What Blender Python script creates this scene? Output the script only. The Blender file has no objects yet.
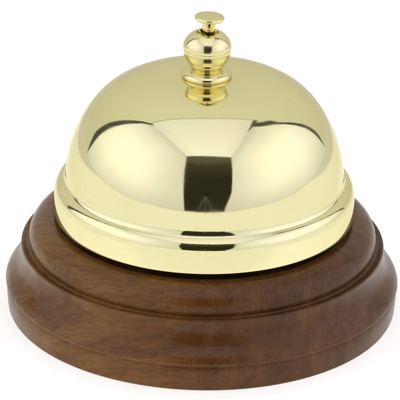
import bpy, bmesh, math
from mathutils import Vector, Matrix

sc = bpy.context.scene
C = sc.collection
R = math.radians
U = 0.00025            # one drawing unit = a quarter of a millimetre
PI = math.pi

# ------------------------------------------------------------------ camera
PITCH, DIST, ROLL, AIM_Z = R(24.3), 2500 * U, R(1.15), 110.7 * U
cam_d = bpy.data.cameras.new('camera')
cam = bpy.data.objects.new('camera', cam_d); C.objects.link(cam)
cp, sp = math.cos(PITCH), math.sin(PITCH)
fwd = Vector((0, cp, -sp)); up = Vector((0, sp, cp)); rt = Vector((1, 0, 0))
cr, sr = math.cos(ROLL), math.sin(ROLL)
rt2 = rt * cr + up * sr
up2 = up * cr - rt * sr
rot = Matrix((rt2, up2, -fwd)).transposed().to_4x4()
cam.matrix_world = Matrix.Translation(Vector((0, 0, AIM_Z)) - fwd * DIST) @ rot
cam_d.sensor_width = 36
cam_d.lens = 36 * 2500 / 400
cam_d.shift_x = -4.2 / 400
cam_d.clip_start = 0.01
cam_d.clip_end = 100
sc.camera = cam


# ------------------------------------------------------------------ node helpers
class NT:
    def __init__(s, tree):
        s.t = tree; s.n = tree.nodes; s.l = tree.links
    def add(s, kind, **kw):
        n = s.n.new(kind)
        for k, v in kw.items(): setattr(n, k, v)
        return n
    def put(s, sock, v):
        if hasattr(v, 'is_output'): s.l.new(v, sock)
        else: sock.default_value = v
    def m(s, op, a, b=None, c=None, clamp=False):
        n = s.add('ShaderNodeMath', operation=op, use_clamp=clamp)
        for i, v in enumerate((a, b, c)):
            if v is not None: s.put(n.inputs[i], v)
        return n.outputs[0]
    def step(s, v, lo, hi, a=0.0, b=1.0):
        n = s.add('ShaderNodeMapRange', interpolation_type='SMOOTHSTEP')
        for i, q in enumerate((v, lo, hi, a, b)): s.put(n.inputs[i], q)
        return n.outputs[0]
    def mix(s, f, a, b, mode='MIX'):
        n = s.add('ShaderNodeMix', data_type='RGBA', blend_type=mode)
        s.put(n.inputs[0], f)
        s.put(n.inputs[6], a if hasattr(a, 'is_output') else (*a, 1))
        s.put(n.inputs[7], b if hasattr(b, 'is_output') else (*b, 1))
        return n.outputs[2]
    def noise(s, vec, scale, detail=3.0, rough=0.5, dist=0.0, out=0):
        n = s.add('ShaderNodeTexNoise')
        s.l.new(vec, n.inputs['Vector'])
        n.inputs['Scale'].default_value = scale
        n.inputs['Detail'].default_value = detail
        n.inputs['Roughness'].default_value = rough
        n.inputs['Distortion'].default_value = dist
        return n.outputs[out]
    def mapping(s, vec, scale=(1, 1, 1), rot=(0, 0, 0), loc=(0, 0, 0)):
        n = s.add('ShaderNodeMapping')
        s.l.new(vec, n.inputs[0])
        n.inputs['Location'].default_value = loc
        n.inputs['Rotation'].default_value = rot
        n.inputs['Scale'].default_value = scale
        return n.outputs[0]


# ------------------------------------------------------------------ world: the white light tent round the bell
# (an environment in the manner of a studio HDRI: curved diffuser walls left and right, a diffuser
#  overhead, a dim room behind and the dark slot the photographer works through)
W_WALL, W_TOP, W_BACK, W_SLOT = 1.21, 1.09, 0.73, 0.070
world = bpy.data.worlds.new('World'); sc.world = world
world.use_nodes = True
w = NT(world.node_tree)
bg = w.n['Background']
tc = w.add('ShaderNodeTexCoord')
sep = w.add('ShaderNodeSeparateXYZ'); w.l.new(tc.outputs['Generated'], sep.inputs[0])
X, Y, Z = sep.outputs
DEG = 180 / PI
sub = lambda a, b_: w.m('SUBTRACT', a, b_)
mul = lambda a, b_: w.m('MULTIPLY', a, b_)
add = lambda a, b_: w.m('ADD', a, b_)
inv = lambda a: w.m('SUBTRACT', 1.0, a)
def below(v, lim, soft):       # 1 where v < lim
    return inv(w.step(sub(v, lim), -soft, soft))
def lerp(f, a, b_): return add(mul(inv(f), a), mul(f, b_))
az = mul(w.m('ARCTAN2', X, mul(Y, -1.0)), DEG)        # 0 towards the camera side, + to the right
el = mul(w.m('ARCSINE', Z), DEG)
absaz = w.m('ABSOLUTE', az)
right = w.m('GREATER_THAN', az, 0.0)
elp = w.m('MAXIMUM', el, -8.0)
ty = w.m('DIVIDE', Y, w.m('MAXIMUM', Z, 0.05))        # position on a sheet hung overhead
tx = w.m('DIVIDE', X, w.m('MAXIMUM', Z, 0.05))
# walls: their back edges lean forward with height
azb_l = sub(sub(119.3, mul(elp, 0.20)), mul(w.step(el, 51.0, 60.0), 4.0))
azb_r = sub(sub(127.6, mul(elp, 0.29)), mul(w.step(el, 46.0, 58.0), 4.5))
azb = lerp(right, azb_l, azb_r)
wall = below(absaz, azb, 0.35)
# overhead sheet, a trapezoid that narrows towards the camera
u = w.m('DIVIDE', add(ty, 0.86), 1.06)
uu = mul(u, inv(u))
le = sub(sub(-0.327, mul(u, 0.25)), mul(uu, 0.10))
re = add(sub(0.472, mul(u, 0.018)), mul(uu, 0.09))
be = sub(add(0.30, mul(tx, 0.10)), mul(mul(tx, tx), 0.15))
upper = w.m('GREATER_THAN', Z, 0.25)
dl = w.m('MINIMUM', sub(tx, le), sub(re, tx))         # inside distance to the side edges
lid = mul(mul(w.step(dl, -0.006, 0.006), below(ty, be, 0.006)), mul(w.step(ty, -0.866, -0.858), upper))
# the walls stop at the lid and behind it
wall = mul(wall, inv(mul(w.step(ty, 0.33, 0.36), w.step(el, 58.0, 60.0))))
# dark thickness of the sheets seen edge on
wid = lerp(right, lerp(w.step(el, 38.0, 58.0), 6.6, 5.0), lerp(w.step(el, 44.0, 54.0), 3.4, 12.0))
wid = mul(wid, w.step(el, -3.0, 12.0))
db = sub(absaz, azb)
edge = mul(mul(w.step(db, -0.4, 0.4), below(db, wid, 0.5)), mul(below(el, 64.0, 2.0), w.step(el, -3.0, 2.0)))
edge = mul(edge, inv(lid))
lip = mul(mul(w.step(sub(ty, be), -0.004, 0.006), below(sub(ty, be), 0.022, 0.012)), mul(mul(w.step(dl, -0.10, -0.04), upper), 0.5))
edge = w.m('MAXIMUM', edge, lip)
gap_w = mul(w.step(ty, -0.12, 0.30), 0.055)            # open corner between lid and right wall
gap = mul(mul(w.step(sub(tx, re), -0.004, 0.004), below(sub(tx, re), gap_w, 0.006)), mul(upper, below(ty, add(be, 0.012), 0.01)))
edge = w.m('MAXIMUM', edge, mul(gap, w.step(ty, -0.12, 0.0)))
# slot the photographer works through
sl_l = sub(-15.3, mul(elp, 0.11))
sl_r = add(add(15.5, mul(w.step(el, -3.0, 18.0), 7.5)), mul(w.m('MAXIMUM', sub(el, 17.0), 0.0), 0.21))
slot = mul(mul(w.step(sub(az, sl_l), -0.8, 0.5), below(az, sl_r, 0.7)),
           mul(mul(w.step(el, -1.2, -0.4), below(el, 60.0, 0.1)), inv(mul(w.step(ty, -0.868, -0.858), upper))))
# sheets are lit through from outside: hottest beside the bell, falling off towards the slot and the folds
hot = w.step(w.m('ABSOLUTE', sub(absaz, 80.0)), 8.0, 66.0, 1.0, 0.0)
hote = w.step(w.m('ABSOLUTE', sub(el, 26.0)), 4.0, 40.0, 1.0, 0.0)
foldd = w.step(w.m('ABSOLUTE', dl), 0.0, 0.20, 0.0, 1.0)
wl = mul(W_WALL, add(0.70, mul(mul(hot, hote), 0.34)))
wl = mul(wl, lerp(mul(upper, below(ty, 0.3, 0.1)), 1.0, add(0.88, mul(foldd, 0.12))))
tl = mul(W_TOP, mul(w.step(ty, -0.75, 0.35, 1.0, 0.86), add(0.93, mul(w.step(dl, 0.0, 0.25), 0.07))))
foot = w.step(el, -2.0, 15.0, 0.90, 1.0)                 # the sheets curl on to the table
wl = mul(wl, foot)
room = mul(W_BACK, w.step(el, -5.0, 70.0, 0.94, 1.06))
val = lerp(wall, room, wl)
val = lerp(lid, val, tl)
val = mul(val, inv(mul(edge, 0.88)))
dark = mul(W_SLOT, add(0.42, add(mul(w.step(el, 38.0, 44.0), 0.8), mul(w.step(el, 24.0, 40.0), 0.4))))
val = lerp(slot, val, dark)
white = w.m('MAXIMUM', wall, lid)
tint = w.mix(white, (1.0, 0.985, 0.90), (0.98, 0.985, 1.11))
tint = w.mix(slot, tint, (1.0, 0.92, 0.66))
w.l.new(tint, bg.inputs['Color'])
w.l.new(val, bg.inputs['Strength'])
world.cycles.sampling_method = 'MANUAL'
world.cycles.sample_map_resolution = 1024

# ------------------------------------------------------------------ lamps
def area(name, loc, target, sx, sy, radiance, col=(1, 1, 1)):
    d = bpy.data.lights.new(name, 'AREA'); d.shape = 'RECTANGLE'
    d.size, d.size_y = sx, sy; d.color = col
    d.energy = radiance * PI * sx * sy
    o = bpy.data.objects.new(name, d); C.objects.link(o)
    o.location = loc
    o.rotation_euler = (Vector(target) - Vector(loc)).to_track_quat('-Z', 'Y').to_euler()
    return o
# lamps added under the translucent top to whiten the ground, no known source
area('added_underlight', (0, -1.3775, -0.012), (0, -1.3775, 0), 5.99, 3.235, 0.80, (1, 0.995, 0.98))
area('added_underlight_inner', (0, 0.0825, -0.011), (0, 0.0825, 0), 0.20, 0.315, 0.26, (1, 0.995, 0.98))  # added as well, lifts the area in view to full white

sc.view_settings.view_transform = 'Standard'
sc.view_settings.look = 'None'
sc.view_settings.exposure = 0
sc.view_settings.gamma = 1
sc.render.engine = 'CYCLES'


# ------------------------------------------------------------------ materials
def new_mat(name):
    m = bpy.data.materials.new(name); m.use_nodes = True
    t = NT(m.node_tree)
    return m, t, t.n['Principled BSDF'], t.n['Material Output']

def mat_table():
    m, t, b, out = new_mat('translucent_white_acrylic')  # translucent to let the added lamps below shine through
    tc = t.add('ShaderNodeTexCoord')
    nz = t.noise(tc.outputs['Object'], 60, 2)
    col = t.mix(nz, (0.88, 0.88, 0.87), (0.92, 0.92, 0.91))
    d = t.add('ShaderNodeBsdfDiffuse'); tr = t.add('ShaderNodeBsdfTranslucent')
    t.l.new(col, d.inputs[0]); t.l.new(col, tr.inputs[0])
    mx = t.add('ShaderNodeMixShader'); mx.inputs[0].default_value = 0.72
    t.l.new(d.outputs[0], mx.inputs[1]); t.l.new(tr.outputs[0], mx.inputs[2])
    t.l.new(mx.outputs[0], out.inputs[0])
    return m

def mat_brass(name, base=(0.88, 0.825, 0.475), rough=0.055, wear=0.0):
    m, t, b, out = new_mat(name)
    tc = t.add('ShaderNodeTexCoord'); P = tc.outputs['Object']
    n1 = t.noise(P, 55, 3)
    col = t.mix(t.step(n1, 0.3, 0.7), base, tuple(c * k for c, k in zip(base, (0.985, 0.975, 0.93))))
    # fine pits and specks of tarnish
    n2 = t.noise(P, 1500, 2, 0.6)
    pit = t.step(n2, 0.755, 0.80)
    if wear:
        s0 = t.add('ShaderNodeSeparateXYZ'); t.l.new(P, s0.inputs[0])
        z0 = t.m('DIVIDE', s0.outputs[2], U)
        ring = t.m('MULTIPLY', t.step(z0, 131, 134.2), t.m('SUBTRACT', 1.0, t.step(z0, 135, 143)))
        n5 = t.noise(t.mapping(P, (1, 1, 1.4)), 2300, 2, 0.6)
        where = t.step(t.noise(P, 60, 4, 0.65), 0.50, 0.68)
        pit = t.m('MAXIMUM', pit, t.m('MULTIPLY', t.m('MULTIPLY', ring, where), t.step(n5, 0.63, 0.69)))
    col = t.mix(t.m('MULTIPLY', pit, 0.8), col, (0.22, 0.17, 0.06))
    t.l.new(col, b.inputs['Base Color'])
    b.inputs['Metallic'].default_value = 1
    b.inputs['Specular Tint'].default_value = (0.86, 0.83, 0.72, 1)
    # polishing marks: the lathe leaves faint rings, the cloth leaves faint smears
    n3 = t.noise(t.mapping(P, (300, 300, 2600)), 1.0, 3)
    rg = t.step(t.noise(P, 75, 5, 0.65, 0.8), 0.30, 0.75, rough * 0.6, rough * 1.9)
    t.l.new(rg, b.inputs['Roughness'])
    h = t.m('ADD', t.m('MULTIPLY', n1, 0.3), t.m('MULTIPLY', n3, 0.006))
    if wear:
        # uneven metal in the spun corner above the flange
        sp = t.add('ShaderNodeSeparateXYZ'); t.l.new(P, sp.inputs[0])
        z = t.m('DIVIDE', sp.outputs[2], U)
        zone = t.m('MULTIPLY', t.step(z, 122, 130), t.m('SUBTRACT', 1.0, t.step(z, 140, 152)))
        rip = t.noise(t.mapping(P, (1, 1, 1.6)), 420, 4, 0.62, 0.4)
        h = t.m('ADD', h, t.m('MULTIPLY', t.m('MULTIPLY', zone, rip), wear))
    bp = t.add('ShaderNodeBump'); bp.inputs['Strength'].default_value = 1.0
    bp.inputs['Distance'].default_value = 0.0002
    t.l.new(h, bp.inputs['Height']); t.l.new(bp.outputs[0], b.inputs['Normal'])
    return m

def mat_wood():
    m, t, b, out = new_mat('varnished_walnut')
    tc = t.add('ShaderNodeTexCoord'); P0 = tc.outputs['Object']
    P = t.mapping(P0, (1, 1, 1), (R(8), R(14), R(24)))
    # slow figure, growth lines and fine pores, all drawn out along the board
    warp = t.noise(P, 16, 3, 0.5, 0.0, 1)
    va = t.add('ShaderNodeVectorMath', operation='SCALE'); t.l.new(warp, va.inputs[0]); va.inputs['Scale'].default_value = 0.022
    vb = t.add('ShaderNodeVectorMath', operation='ADD'); t.l.new(P, vb.inputs[0]); t.l.new(va.outputs[0], vb.inputs[1])
    G = vb.outputs[0]
    fig = t.noise(t.mapping(G, (18, 95, 95)), 1.0, 5, 0.6, 0.7)
    lines = t.noise(t.mapping(G, (30, 640, 640)), 1.0, 6, 0.68, 0.3)
    fibre = t.noise(t.mapping(G, (130, 2300, 2300)), 1.0, 3, 0.65)
    pores = t.noise(t.mapping(G, (330, 3400, 3400)), 1.0, 2, 0.6)
    blot = t.noise(P0, 44, 5, 0.6, 0.5)
    # ribbon figure that stands across the grain
    chat = t.noise(t.mapping(P0, (420, 170, 40), (0, R(12), 0)), 1.0, 4, 0.62, 0.9)
    sp = t.add('ShaderNodeSeparateXYZ'); t.l.new(P0, sp.inputs[0])
    heart = t.step(t.m('ADD', sp.outputs[0], t.m('MULTIPLY', t.m('SUBTRACT', blot, 0.5), 0.05)), -0.055, 0.012)
    pale = t.mix(t.step(fig, 0.28, 0.72), (0.165, 0.066, 0.0090), (0.280, 0.125, 0.0200))
    deep = t.mix(t.step(fig, 0.28, 0.72), (0.080, 0.027, 0.0038), (0.142, 0.052, 0.0085))
    c = t.mix(heart, pale, deep)                       # sapwood at one side of the blank, heartwood at the other
    c = t.mix(t.m('MULTIPLY', t.step(lines, 0.46, 0.60), 0.27), c, (0.036, 0.012, 0.0025))
    c = t.mix(t.m('MULTIPLY', t.step(blot, 0.46, 0.76), 0.30), c, (0.034, 0.012, 0.0026))
    c = t.mix(t.m('MULTIPLY', t.step(chat, 0.46, 0.70), 0.30), c, (0.225, 0.098, 0.0200))
    c = t.mix(t.m('MULTIPLY', t.step(fibre, 0.48, 0.62), 0.32), c, (0.032, 0.011, 0.0025))
    c = t.mix(t.m('MULTIPLY', t.step(pores, 0.62, 0.70), 0.6), c, (0.014, 0.006, 0.002))
    t.l.new(c, b.inputs['Base Color'])
    t.l.new(t.step(blot, 0.3, 0.75, 0.30, 0.42), b.inputs['Roughness'])
    b.inputs['Specular IOR Level'].default_value = 0.12
    b.inputs['Coat Weight'].default_value = 0.36
    b.inputs['Coat IOR'].default_value = 1.5
    t.l.new(t.step(t.noise(P0, 120, 4), 0.3, 0.75, 0.13, 0.24), b.inputs['Coat Roughness'])
    h = t.m('ADD', t.m('MULTIPLY', pores, -0.25), t.m('MULTIPLY', lines, 0.25))
    bp = t.add('ShaderNodeBump'); bp.inputs['Strength'].default_value = 0.35
    bp.inputs['Distance'].default_value = 0.0002
    t.l.new(h, bp.inputs['Height']); t.l.new(bp.outputs[0], b.inputs['Normal'])
    return m

M_TABLE = mat_table()
M_DOME = mat_brass('polished_brass_spun', wear=0.085)
M_KNOB = mat_brass('polished_brass_turned', (0.86, 0.78, 0.44), 0.10)
M_WOOD = mat_wood()

def mat_plain(name, a, b_, rough, scale=40, metal=0.0):
    m, t, b, out = new_mat(name)
    tc = t.add('ShaderNodeTexCoord')
    t.l.new(t.mix(t.noise(tc.outputs['Object'], scale, 3), a, b_), b.inputs['Base Color'])
    b.inputs['Roughness'].default_value = rough; b.inputs['Metallic'].default_value = metal
    return m
M_WHITE = mat_plain('matt_white_paper', (0.83, 0.83, 0.82), (0.87, 0.87, 0.86), 0.9)
M_BLACK = mat_plain('black_plastic', (0.004, 0.004, 0.003), (0.008, 0.007, 0.006), 0.9)
M_GREY = mat_plain('grey_metal', (0.13, 0.125, 0.11), (0.17, 0.165, 0.14), 0.6)


# ------------------------------------------------------------------ mesh helpers
def arc(r0, z0, rx, rz, t0, t1, n=24, e=2.0):
    out = []
    for i in range(n + 1):
        t = R(t0 + (t1 - t0) * i / n)
        c, s = math.cos(t), math.sin(t)
        f = lambda v: math.copysign(abs(v) ** (2 / e), v)
        out.append((r0 + rx * f(c), z0 + rz * f(s)))
    return out

def smooth_line(pts, k=8):
    """Catmull-Rom through profile points"""
    P = [pts[0]] + list(pts) + [pts[-1]]
    out = []
    for i in range(1, len(P) - 2):
        for j in range(k):
            t = j / k
            q = []
            for d in (0, 1):
                a, b_, c, e = P[i - 1][d], P[i][d], P[i + 1][d], P[i + 2][d]
                q.append(0.5 * (2 * b_ + (c - a) * t + (2 * a - 5 * b_ + 4 * c - e) * t * t + (3 * b_ - a - 3 * c + e) * t ** 3))
            out.append(tuple(q))
    out.append(pts[-1])
    return out

def lathe(name, prof, mat, parent, seg=192, sharp=30):
    """turn a profile (from bottom up on the outside) round the z axis into one closed mesh"""
    clean = []
    for p in prof:
        if not clean or math.dist(p, clean[-1]) > 0.02: clean.append(p)
    bm = bmesh.new(); rings = []
    for r, z in clean:
        if r < 0.02: rings.append([bm.verts.new((0, 0, z * U))])
        else:
            rings.append([bm.verts.new((r * U * math.cos(2 * PI * i / seg), r * U * math.sin(2 * PI * i / seg), z * U)) for i in range(seg)])
    for a, b_ in zip(rings, rings[1:]):
        for i in range(seg):
            j = (i + 1) % seg
            if len(a) == 1 and len(b_) == 1: continue
            if len(a) == 1: bm.faces.new((a[0], b_[j], b_[i]))
            elif len(b_) == 1: bm.faces.new((a[i], a[j], b_[0]))
            else: bm.faces.new((a[i], a[j], b_[j], b_[i]))
    bmesh.ops.recalc_face_normals(bm, faces=bm.faces)
    for f in bm.faces: f.smooth = True
    for e in bm.edges:
        if len(e.link_faces) == 2 and e.calc_face_angle(0) > R(sharp): e.smooth = False
    me = bpy.data.meshes.new(name); bm.to_mesh(me); bm.free()
    me.materials.append(mat)
    o = bpy.data.objects.new(name, me); C.objects.link(o)
    if parent: o.parent = parent
    return o


# ------------------------------------------------------------------ setting: white tabletop with added underlighting, on a white floor
def box(bm, x0, x1, y0, y1, z0, z1, M=None):
    r = bmesh.ops.create_cube(bm, size=1)['verts']
    for v in r:
        v.co = Vector(((x0, x1)[v.co.x > 0], (y0, y1)[v.co.y > 0], (z0, z1)[v.co.z > 0]))
        if M: v.co = M @ v.co
    return r

def link(name, bm, mat, parent=None):
    me = bpy.data.meshes.new(name); bm.to_mesh(me); bm.free(); me.materials.append(mat)
    o = bpy.data.objects.new(name, me); C.objects.link(o)
    if parent: o.parent = parent
    return o

TX, TY0, TY1 = 3.0, -3.0, 0.245
bm = bmesh.new(); box(bm, -TX, TX, TY0, TY1, -0.003, 0)
table = link('tabletop', bm, M_TABLE); table['kind'] = 'structure'
bm = bmesh.new()
box(bm, -TX, TX, TY0, TY1, -0.06, -0.0158)
case = link('tabletop_body', bm, M_WHITE); case['kind'] = 'structure'
bm = bmesh.new()
for x, y in ((-40, -40), (40, -40), (40, 40), (-40, 40)): bm.verts.new((x, y, -0.0602))
bm.faces.new(bm.verts)
ground = link('ground', bm, M_WHITE); ground['kind'] = 'structure'

# ------------------------------------------------------------------ the bell
bell = bpy.data.objects.new('service_bell', None); C.objects.link(bell)
bell.empty_display_size = 0.02
bell.location = (0, 0, 0.0001)
bell['label'] = 'polished brass call bell with a push button on a round moulded dark wooden base'
bell['category'] = 'bell'

# wooden base, turned from one block
base = [(0, 0), (193.5, 0)]
base += arc(193.5, 2.5, 2.5, 2.5, -90, 0, 6)
base += [(196.4, 8), (196.8, 14), (196.9, 19), (196.6, 22.5), (195.8, 24.4), (195.6, 25.2), (196.6, 26.0)]
base += smooth_line([(197.5, 27.0), (198.0, 28.4), (197.2, 31.2), (194.6, 35.2), (190.8, 39.4), (186.9, 44.0), (183.8, 49.6), (182.0, 55.6), (181.5, 60.5), (181.8, 63.8), (182.1, 66.0), (181.9, 67.1), (181.2, 67.6), (179.8, 67.3), (177.6, 66.5), (175.6, 66.2), (174.2, 66.5), (173.5, 67.6)])
base += arc(150, 72.5, 24.2, 21.5, -6, 90, 30, 2.15)
base += [(147.4, 94.0), (146.4, 93.5), (146.2, 92.4), (146.2, 88.0), (0, 88.0)]
wood = lathe('base', base, M_WOOD, bell, 256, 28)
wood.location = (-0.9 * U, 0, 0)

# bell dome and its flange
dome = [(148.2, 106)]
dome += arc(148.9, 101.2, 1.1, 1.2, 180, 360, 10)
dome += [(150.0, 103), (149.9, 112)]
dome += arc(138.8, 121.0, 11.0, 14.0, 2, 71, 28)
d_rim = list(dome) + [(140.2, 128), (146, 122), (147.6, 114), (148.2, 106)]
cove = [(142.35, 134.25)] + [(143.2 - 5.0 * math.cos(R(t)), 144 - 9.9 * math.sin(R(t))) for t in range(78, 8, -4)]
def dome_r(t, d=0.0):     # squarish bell curve, flat on top
    r, z = (143.48 - d) * math.cos(t) ** (2 / 3.67), 92.67 + (150.98 - d) * math.sin(t) ** (2 / 2.16)
    return (r - 0.00085 * max(0.0, 178.0 - z) ** 2, z)
tmin = math.asin(((147.5 - 92.67) / 150.98) ** 1.08)
ts = [tmin + (PI / 2 - tmin) * (1 - (1 - i / 170) ** 1.6) for i in range(171)]
shell = cove + [dome_r(t) for t in ts[:-1]] + [(0.0, 243.65), (0.0, 240.2)]
shell += [dome_r(t, 3.6) for t in reversed(ts[:-1:4])] + [(134.6, 140), (140.6, 133.4), (142.35, 134.25)]
dm = lathe('dome', shell, M_DOME, bell, 320, 35)
lathe('rim', d_rim, M_DOME, dm, 320, 40)

# collar the knob screws down on
collar = [(0, 243.2), (22.6, 243.2)] + arc(22.6, 245.2, 2.2, 1.9, -90, 0, 8)
collar += arc(13.2, 245.4, 11.5, 6.4, 2, 80, 22) + [(14.4, 251.5), (0, 251.5)]
lathe('collar', collar, M_KNOB, bell, 128, 35)

# ball knob, open at the top, with a line turned round its middle
ZB = 272.6
knob = [(0, 251.4), (14.4, 251.4), (14.8, 252.6)]
knob += arc(0, ZB, 23.3, 25.2, -50.5, -1.0, 20)
knob += [(23.35, ZB + 0.1), (23.75, ZB + 0.7)]
knob += arc(0, ZB, 23.8, 19.8, 2.5, 57.0, 24)
knob += arc(11.6, 288.7, 0.9, 0.7, 60, 180, 6)
knob += [(10.7, 287.4), (10.2, 285.0), (9.0, 284.0), (0, 284.0)]
lathe('knob', knob, M_KNOB, bell, 128, 35)

# push button: mushroom head on a thin stem
head = [(0, 300.8), (7.5, 300.8)]
head += [(10.0, 301.1), (12.2, 301.9)] + arc(12.6, 304.0, 1.9, 2.0, -70, 75, 12)
head += [(11, 306.15), (6, 306.35), (0, 306.4)]
btn = lathe('button', head, M_KNOB, bell, 96, 35)
TILT = R(2.6)
btn.rotation_euler = (0, TILT, 0)
btn.location = ((0.7 - math.sin(TILT) * 284) * U, 0, 284 * (1 - math.cos(TILT)) * U)
stem = [(0, 284.2), (6.8, 284.2), (6.8, 299.4), (7.3, 300.4), (7.1, 300.8), (0, 300.8)]
lathe('stem', stem, M_KNOB, btn, 64, 35)

# ------------------------------------------------------------------ the photographer's camera on its tripod (mirrored in the front of the bell)
rig = bpy.data.objects.new('camera_tripod', None); C.objects.link(rig)
rig.location = (0, 0, 0)
rig['label'] = 'black camera on a grey three-legged tripod, mirrored in the front of the bell'
rig['category'] = 'tripod'
RIG = Vector((0.035, -2.2, 0.60))
_d = (Vector((0, 0, 0.04)) - RIG).normalized()
CM = Matrix.Translation(RIG) @ _d.to_track_quat('-Z', 'Y').to_matrix().to_4x4()
def tube(bm, p, q, r0, r1, n=14):
    p, q = Vector(p), Vector(q)
    M = Matrix.Translation((p + q) / 2) @ (q - p).to_track_quat('Z', 'Y').to_matrix().to_4x4()
    bmesh.ops.create_cone(bm, cap_ends=True, segments=n, radius1=r0, radius2=r1, depth=(q - p).length, matrix=M)
bm = bmesh.new()
vs = box(bm, -0.062, 0.062, -0.045, 0.040, 0.055, 0.095, CM)
box(bm, -0.022, 0.022, 0.0405, 0.062, 0.058, 0.092, CM)
bmesh.ops.bevel(bm, geom=bm.edges[:], offset=0.004, segments=2, affect='EDGES')
body = link('camera_body', bm, M_BLACK, rig)
bm = bmesh.new()
tube(bm, CM @ Vector((0, 0, 0.0545)), CM @ Vector((0, 0, 0.012)), 0.031, 0.034, 32)
lens = link('lens', bm, M_BLACK, body)
apex = CM @ Vector((0, -0.075, 0.075))
bm = bmesh.new()
tube(bm, CM @ Vector((0, -0.0455, 0.075)), apex, 0.018, 0.022, 24)
link('tripod_head', bm, M_BLACK, rig)
for a in (18, 162, 270):
    foot = Vector((apex.x + 0.28 * math.cos(R(a)), apex.y + 0.28 * math.sin(R(a)), 0.0006))
    bm = bmesh.new()
    tube(bm, apex, apex.lerp(foot, 0.5), 0.013, 0.012)
    tube(bm, apex.lerp(foot, 0.5), foot, 0.010, 0.009)
    link('leg', bm, M_GREY, rig)
